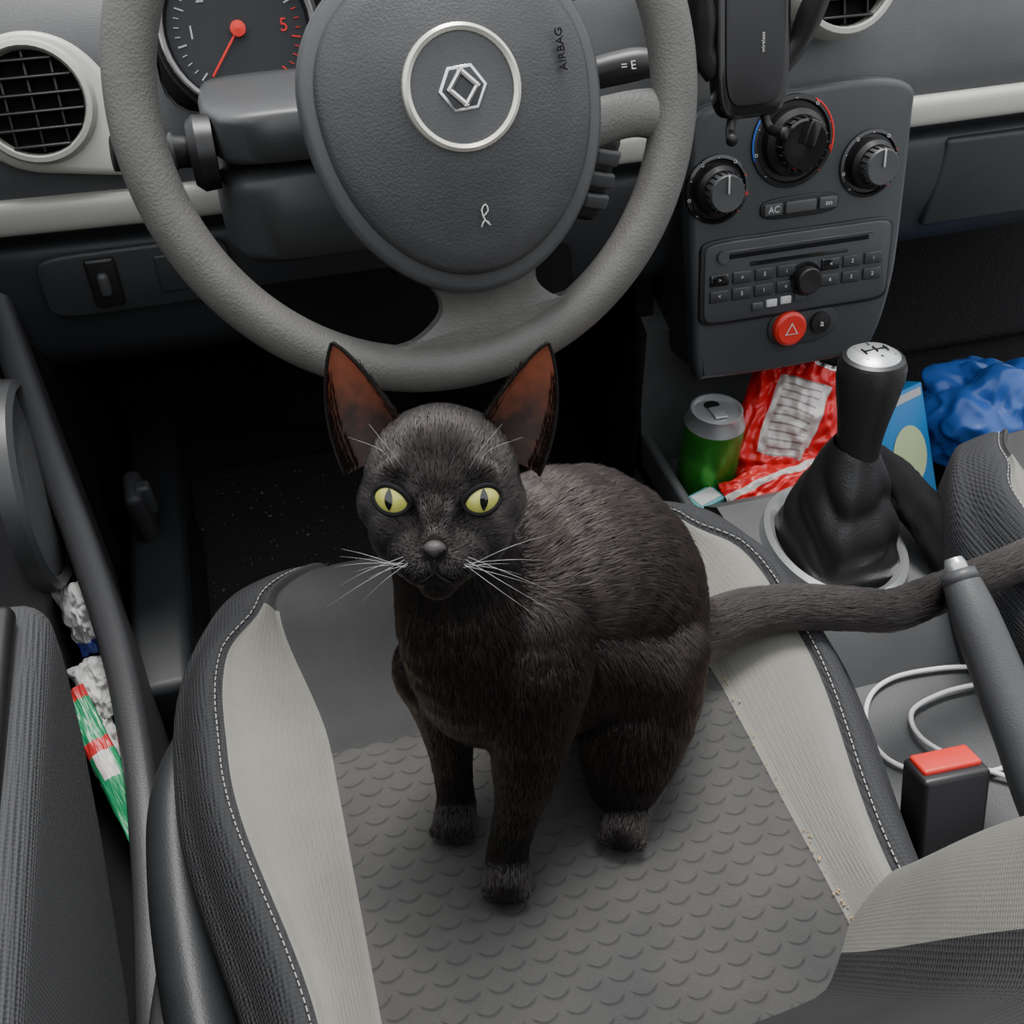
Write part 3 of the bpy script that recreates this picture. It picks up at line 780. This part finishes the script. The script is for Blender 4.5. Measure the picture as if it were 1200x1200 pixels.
chain([(.075,.465,.385,.042),(.052,.458,.355,.036),(.03,.447,.335,.024)],.009,(-.3,0,-1))
chain([(.06,.455,.316,.016),(.03,.44,.314,.016),(.012,.43,.314,.016)],.005)
chain([(-.016,.345,.425,.027),(-.021,.334,.395,.0215),(-.027,.328,.365,.0155),(-.034,.322,.340,.0130),(-.038,.318,.322,.0130)],.006)
chain([(-.038,.318,.318,.0130),(-.041,.308,.3135,.0150)],.005)
chain([(-.060,.384,.435,.029),(-.060,.380,.405,.0205),(-.060,.374,.37,.0145),(-.060,.369,.335,.0120),(-.060,.366,.320,.0125)],.006)
chain([(-.060,.366,.318,.0125),(-.063,.356,.3135,.0145)],.004)
def toes(c,d,r):
    d=Vector(d).normalized(); s=Vector((d.y,-d.x,0))
    for k in (-1.5,-.5,.5,1.5):
        sph(Vector(c)+d*(.0135-.0022*abs(k))+s*k*r*1.15+Vector((0,0,-.003)),r*.90,(1,1,.95),None,d,.002)
toes((-.041,.308,.3135),(-.35,-.93,0),.0064); toes((-.063,.356,.3135),(-.45,-.9,0),.0062); toes((.043,.322,.3135),(-.5,-.85,0),.0066)
tailP=[(.085,.43,.352,.038),(.115,.437,.343,.029),(.150,.445,.336,.0215),(.185,.449,.338,.0180),(.22,.445,.339,.0165),(.26,.436,.336,.0155),(.30,.430,.329,.0150),(.35,.440,.322,.0145),(.41,.450,.320,.0140),(.47,.458,.328,.0125),(.51,.462,.335,.007)]
chain(tailP,.013)
H3=Matrix((HS,HG,HW)).transposed()
def hsph(s,g,w,r,sc=None,ln=.005):
    p=hl_(s,g,w); fl=(p-hl_(0,.055,-.014)); fl.normalize()
    sph(p,r,sc,H3,fl,ln)
hsph(0,-.006,.012,.0375,(1.04,1.0,.94)); hsph(0,-.022,-.002,.033,(1.03,1,1)); hsph(0,.006,.020,.028)
for sg in (-1,1):
    hsph(sg*.0145,.008,-.013,.0210); hsph(sg*.0225,-.003,-.002,.0200)
    hsph(sg*.0070,.0400,-.0255,.0105,None,.0025); hsph(sg*.0115,.030,-.0225,.0125,None,.003)
    hsph(sg*.017,.024,.017,.0105,(1.2,.8,.7),.003)
hsph(0,.030,-.003,.0105,(.85,1.3,1.1),.002); hsph(0,.041,-.015,.0080,(.95,1.1,1.0),.0018); hsph(0,.020,.010,.018,None,.003)
hsph(0,.031,-.036,.0095,(1.05,1,.9),.003); hsph(0,.018,-.031,.014,None,.006)
me=bpy.data.meshes.new('body'); bm.to_mesh(me); bm.free()
tmp=bpy.data.objects.new('tmp',me); COL.objects.link(tmp)
md=tmp.modifiers.new('r','REMESH'); md.mode='VOXEL'; md.voxel_size=.0022
md=tmp.modifiers.new('s','SMOOTH'); md.factor=.5; md.iterations=12
dg=bpy.context.evaluated_depsgraph_get(); ev=tmp.evaluated_get(dg)
bme=bpy.data.meshes.new_from_object(ev); bpy.data.objects.remove(tmp)
bme.name='body'; bme.materials.clear()
M_skin=mat('cat_undercoat',(.006,.0046,.0042),.8,spec=.15)
body=link('body',bme,M_skin,cat)
# ---- eyes
M_iris=mat('cat_iris',(.36,.355,.075),.25,coat=.4)
M_pup=mat('pupil',(.003,.003,.003),.08,coat=.6)
EYE=[]
for sg in (-1,1):
    c=hl_(sg*.0198,.0245,.0038)
    g=(HG+HS*sg*.24+HW*.03).normalized(); s=(HS-g*HS.dot(g)).normalized(); w=s.cross(g); 
    if w.dot(HW)<0: w=-w
    Rr=.0115; EYE.append(c+g*Rr)
    nA=32;nB=10; vs=[];fs=[]
    def almond(t,k=1.0):
        cx_=math.cos(t); sy=math.sin(t)
        x=cx_*.0084; y=math.copysign(abs(sy)**1.2,sy)*(.0064 if sy>0 else .0064)
        y+= sg*cx_*.0014
        return x*k,y*k
    vs.append(c+g*Rr)
    for j in range(1,nB+1):
        for i in range(nA):
            x,y=almond(2*PI*i/nA,j/nB)
            vs.append(c+s*x+w*y+g*math.sqrt(max(0,Rr*Rr-x*x-y*y)))
    for i in range(nA): fs.append((0,1+i,1+(i+1)%nA))
    for j in range(nB-1):
        for i in range(nA):
            k=(i+1)%nA; a=1+j*nA; fs.append((a+i,a+k,a+nA+k,a+nA+i))
    mesh('iris',vs,fs,M_iris,cat)
    rimp=[]
    for i in range(nA):
        x,y=almond(2*PI*i/nA,1.07)
        rimp.append(c+s*x+w*y+g*(math.sqrt(max(0,Rr*Rr-x*x-y*y))+.0001))
    tube('eyelid',rimp,.0014,M_blackm,cat,n=8,closed=True,sm=1)
    vs=[];K=20
    for i in range(K+1):
        v=-1+2*i/K; y=v*.0056+.0004; hw=.0020*(1-abs(v)**2.0)
        for q in (-1,-.5,0,.5,1):
            x=hw*q; vs.append(c+s*x+w*y+g*(math.sqrt(Rr*Rr-x*x-y*y)+.00025))
    fs=[(i*5+k,i*5+k+1,(i+1)*5+k+1,(i+1)*5+k) for i in range(K) for k in range(4)]
    mesh('pupil',vs,fs,M_pup,cat)
M_nose=mat('cat_nose',(.035,.030,.030),.45,bump=('grain',1500,.4,.0005))
bm=bmesh.new(); bmesh.ops.create_icosphere(bm,subdivisions=3,radius=1)
for v in bm.verts: v.co.x*= (.0054 if v.co.z>0 else .0054*(1+v.co.z*.65)); v.co.y*=.0040; v.co.z*=.0042
mm=Matrix.Translation(hl_(0,.0492,-.0165))@H3.to_4x4(); finish('nose',bm,M_nose,cat,mm)
for sg in (-1,1):
    tube('mouth_line',[hl_(0,.0515,-.021),hl_(0,.0510,-.0268),hl_(sg*.006,.0490,-.0320),hl_(sg*.011,.043,-.0325)],.0006,M_blackm,cat,n=6)
# ---- ears
M_earin=mat('ear_skin',(.13,.04,.025),.6)
nt=M_earin.node_tree; pbn=nt.nodes['Principled BSDF']; pbn.inputs['Subsurface Weight'].default_value=.3; pbn.inputs['Subsurface Radius'].default_value=(.01,.003,.002)
tcn=nt.nodes.new('ShaderNodeTexCoord'); sxx=nt.nodes.new('ShaderNodeSeparateXYZ'); mr=nt.nodes.new('ShaderNodeMapRange'); rp=nt.nodes.new('ShaderNodeValToRGB')
nt.links.new(tcn.outputs['Object'],sxx.inputs[0]); nt.links.new(sxx.outputs['Z'],mr.inputs['Value']); mr.inputs['From Min'].default_value=.596; mr.inputs['From Max'].default_value=.626
nzz=nt.nodes.new('ShaderNodeTexNoise'); nzz.inputs['Scale'].default_value=120; nzz.inputs['Detail'].default_value=4; nt.links.new(tcn.outputs['Object'],nzz.inputs['Vector'])
ma=nt.nodes.new('ShaderNodeMath'); ma.operation='MULTIPLY_ADD'; nt.links.new(nzz.outputs['Fac'],ma.inputs[0]); ma.inputs[1].default_value=.9; nt.links.new(mr.outputs[0],ma.inputs[2])
mb=nt.nodes.new('ShaderNodeMath'); mb.operation='SUBTRACT'; nt.links.new(ma.outputs[0],mb.inputs[0]); mb.inputs[1].default_value=.45
nt.links.new(mb.outputs[0],rp.inputs['Fac']); rp.color_ramp.elements[0].color=(.025,.012,.009,1); rp.color_ramp.elements[1].color=(.27,.075,.036,1)
nt.links.new(rp.outputs['Color'],pbn.inputs['Base Color'])
EAR=[]
for sg in (-1,1):
    for lay,(m_,off) in enumerate(((M_earin,0),(M_skin,.0016))):
        vs=[];fs=[];nu=18;nv=18
        for j in range(nu+1):
            u=j/nu
            B=Vector((sg*.0310,-.003,.018)); Tt=Vector((sg*.0535,-.002,.0775)); cpt=B.lerp(Tt,u)+Vector((sg*.002*math.sin(PI*u),-.003*math.sin(PI*u),0))
            hw=.0195*(1-u**1.8)**.85+.0006
            e1=Vector((-sg*.90,.18,.36)).normalized()
            e2=Vector((-sg*.05,-1,0.1)).normalized()
            for i in range(nv+1):
                a=math.radians(-90+180*i/nv)
                p=cpt+e1*(hw+off*.5)*math.sin(a)*1.0+e2*((hw*.85)*math.cos(a)*(1-.3*u)+off)
                vs.append(hl_(*p))
        for j in range(nu):
            for i in range(nv):
                a=j*(nv+1)+i; fs.append((a,a+1,a+nv+2,a+nv+1))
        o=mesh('ear_inner' if lay==0 else 'ear_outer',vs,fs,m_,cat)
        if lay==0:
            edge=[vs[j*(nv+1)] for j in range(nu+1)]+[vs[j*(nv+1)+nv] for j in range(nu,-1,-1)]
            tube('ear_rim',edge,.0010,M_skin,cat,n=6,sm=1)
            EAR.append((sg,[Vector(v) for v in vs],nu,nv))
# ---- fur
def make_fur(me,N):
    me.calc_loop_triangles()
    nvt=len(me.vertices); co_=np.empty(nvt*3); me.vertices.foreach_get('co',co_); co_=co_.reshape(-1,3)
    no=np.empty(nvt*3); me.vertices.foreach_get('normal',no); no=no.reshape(-1,3)
    nt_=len(me.loop_triangles); tri=np.empty(nt_*3,dtype=np.int32); me.loop_triangles.foreach_get('vertices',tri); tri=tri.reshape(-1,3)
    A,B,C=co_[tri[:,0]],co_[tri[:,1]],co_[tri[:,2]]
    ar=np.linalg.norm(np.cross(B-A,C-A),axis=1)
    hc=np.array(HC); dh=np.linalg.norm((A-hc),axis=1); w=ar*np.where(dh<.06,2.2,1.0); w/=w.sum()
    t=rng.choice(nt_,N,p=w); r1=np.sqrt(rng.random(N)); r2=rng.random(N)
    a,b,c=(1-r1)[:,None],(r1*(1-r2))[:,None],(r1*r2)[:,None]
    P=a*A[t]+b*B[t]+c*C[t]; Nn=a*no[tri[t,0]]+b*no[tri[t,1]]+c*no[tri[t,2]]; Nn/=np.linalg.norm(Nn,axis=1)[:,None]+1e-9
    pc=np.array([p[0] for p in prim]); pr=np.array([p[1] for p in prim]); pf=np.array([p[2] for p in prim]); pl=np.array([p[3] for p in prim])
    flow=np.zeros((N,3)); ln=np.zeros(N)
    for s in range(0,N,20000):
        e=min(N,s+20000)
        d=np.abs(np.linalg.norm(P[s:e,None,:]-pc[None],axis=2)-pr[None])+.006
        ww=1/d**4; ww/=ww.sum(1)[:,None]; flow[s:e]=ww@pf; ln[s:e]=ww@pl
    flow/=np.linalg.norm(flow,axis=1)[:,None]+1e-6
    flow+=rng.normal(0,.09,(N,3))
    keep=np.ones(N,bool)
    for ec in EYE:
        keep&=np.linalg.norm(P-np.array(ec),axis=1)>.0090
    nn=np.array(hl_(0,.050,-.0165)); keep&=np.linalg.norm(P-nn,axis=1)>.0058
    P,Nn,flow,ln=P[keep],Nn[keep],flow[keep],ln[keep]; N=len(P)
    tang=flow-(flow*Nn).sum(1)[:,None]*Nn; tang/=np.linalg.norm(tang,axis=1)[:,None]+1e-6
    ln=ln*rng.uniform(.7,1.25,N)
    L=ln[:,None]; lift=rng.uniform(.4,1.1,N)[:,None]
    k0=P-Nn*.0004; k1=P+Nn*L*.10*lift+tang*L*.32; k2=P+Nn*L*.15*lift+tang*L*.68; k3=P+Nn*L*.17*lift+tang*L
    return np.stack([k0,k1,k2,k3],1)
K=make_fur(bme,230000)
ex=[]
for sg,vs_,nu,nv in EAR:
    for q in range(1600):
        u=random.random()**1.6*.75; side=random.choice((0,1)); j=u*nu; v=(random.random()**1.5*.25) ; i=(v*nv if side==0 else nv-v*nv)
        p=vs_[int(j)*(nv+1)+int(round(i))].lerp(vs_[min(nu,int(j)+1)*(nv+1)+int(round(i))],j-int(j))
        up_=(vs_[nu*(nv+1)]-vs_[0]).normalized(); inn=(vs_[int(j)*(nv+1)+(nv if side==0 else 0)]-p).normalized()
        d=(up_*.9+inn*random.uniform(.0,.5)+HG*random.uniform(.1,.5)).normalized()
        L=random.uniform(.003,.006)
        ex.append([p,p+d*L*.33,p+d*L*.66+HG*.0003,p+d*L+HG*.0005])
def furmat(name,c0,c1,p0,rough):
    M_fur=bpy.data.materials.new(name); M_fur.use_nodes=True
    nt=M_fur.node_tree; nt.nodes.clear(); ou=nt.nodes.new('ShaderNodeOutputMaterial'); hb_=nt.nodes.new('ShaderNodeBsdfHairPrincipled')
    try: hb_.parametrization='COLOR'
    except Exception: pass
    hb_.inputs['Roughness'].default_value=rough; hb_.inputs['Radial Roughness'].default_value=.35; hb_.inputs['Random Roughness'].default_value=.3
    hi=nt.nodes.new('ShaderNodeHairInfo'); hr=nt.nodes.new('ShaderNodeValToRGB'); nt.links.new(hi.outputs['Random'],hr.inputs['Fac'])
    hr.color_ramp.elements[0].position=p0; hr.color_ramp.elements[0].color=(*c0,1)
    hr.color_ramp.elements[1].position=1.0; hr.color_ramp.elements[1].color=(*c1,1)
    nt.links.new(hr.outputs['Color'],hb_.inputs['Color']); nt.links.new(hb_.outputs[0],ou.inputs[0])
    return M_fur
def add_fur(name,K,m):
    N=len(K)
    hc=bpy.data.hair_curves.new(name); hc.add_curves([4]*N)
    hc.attributes['position'].data.foreach_set('vector',np.ascontiguousarray(K).reshape(-1).astype(np.float32))
    at=hc.attributes.get('radius') or hc.attributes.new('radius','FLOAT','POINT')
    at.data.foreach_set('value',np.tile(np.array([.00015,.00014,.00010,.00002],np.float32),N))
    hc.materials.append(m); fo=bpy.data.objects.new(name,hc); COL.objects.link(fo); fo.parent=cat
root=K[:,0]
dark=(np.linalg.norm(root-np.array(HC),axis=1)<.062)|((root[:,2]<.355)&(root[:,0]<.10))|(root[:,0]+rng.normal(0,.012,len(root))>.150)
add_fur('fur_coat',K[~dark],furmat('cat_fur',(.008,.0052,.0043),(.105,.068,.054),.70,.21))  # random paler hairs paint the coat's sheen highlights into the hair colour
add_fur('fur_face_paws_tail',np.concatenate([K[dark],np.array([[list(a) for a in e] for e in ex])],0),furmat('cat_fur_dark',(.0045,.0032,.0028),(.028,.019,.016),.75,.28))  # darker copy of the fur colour, offsets overhead light on paws and tail
# ---- whiskers
M_wh=mat('whisker',(.42,.42,.42),.4)
for sg in (-1,1):
    for k in range(8):
        s0=sg*(.009+.003*(k%3)); w0=-.021-.003*(k//3); ln=random.uniform(.028,.052); an=-.75+1.25*k/7+random.uniform(-.08,.08)
        b=hl_(s0,.045,w0)
        tube('whisker',[b,hl_(s0+sg*ln*.45,.044+.008,w0+an*ln*.45),hl_(s0+sg*ln*.85,.036,w0+an*ln*.8-.006)],[.00009,.00008,.00003],M_wh,cat,n=5)
    for k in range(2):
        s0=sg*(.015+.004*k); tube('brow_whisker',[hl_(s0,.031,.018),hl_(s0+sg*.006,.038,.028),hl_(s0+sg*(.016+.006*k),.035,.040-.006*k)],[.00007,.00006,.00003],M_wh,cat,n=5)

# ================================================================ LIGHT
w=bpy.data.worlds.new('sky'); S.world=w; w.use_nodes=True; nt=w.node_tree
bg=nt.nodes['Background']; bg.inputs['Strength'].default_value=1.9
tcx=nt.nodes.new('ShaderNodeTexCoord'); sp=nt.nodes.new('ShaderNodeSeparateXYZ'); cr=nt.nodes.new('ShaderNodeValToRGB')
nt.links.new(tcx.outputs['Generated'],sp.inputs[0]); nt.links.new(sp.outputs['Z'],cr.inputs['Fac']); nt.links.new(cr.outputs['Color'],bg.inputs['Color'])
cr.color_ramp.elements[0].position=0; cr.color_ramp.elements[0].color=(.35,.355,.37,1)
cr.color_ramp.elements[1].position=.5; cr.color_ramp.elements[1].color=(.95,.975,1.0,1)
sd_=bpy.data.lights.new('sun','SUN'); sd_.energy=4.6; sd_.angle=math.radians(22); sd_.color=(1,.98,.95)
so=bpy.data.objects.new('sun',sd_); COL.objects.link(so); so.rotation_euler=Vector((-.10,-.30,-1)).to_track_quat('-Z','Y').to_euler()
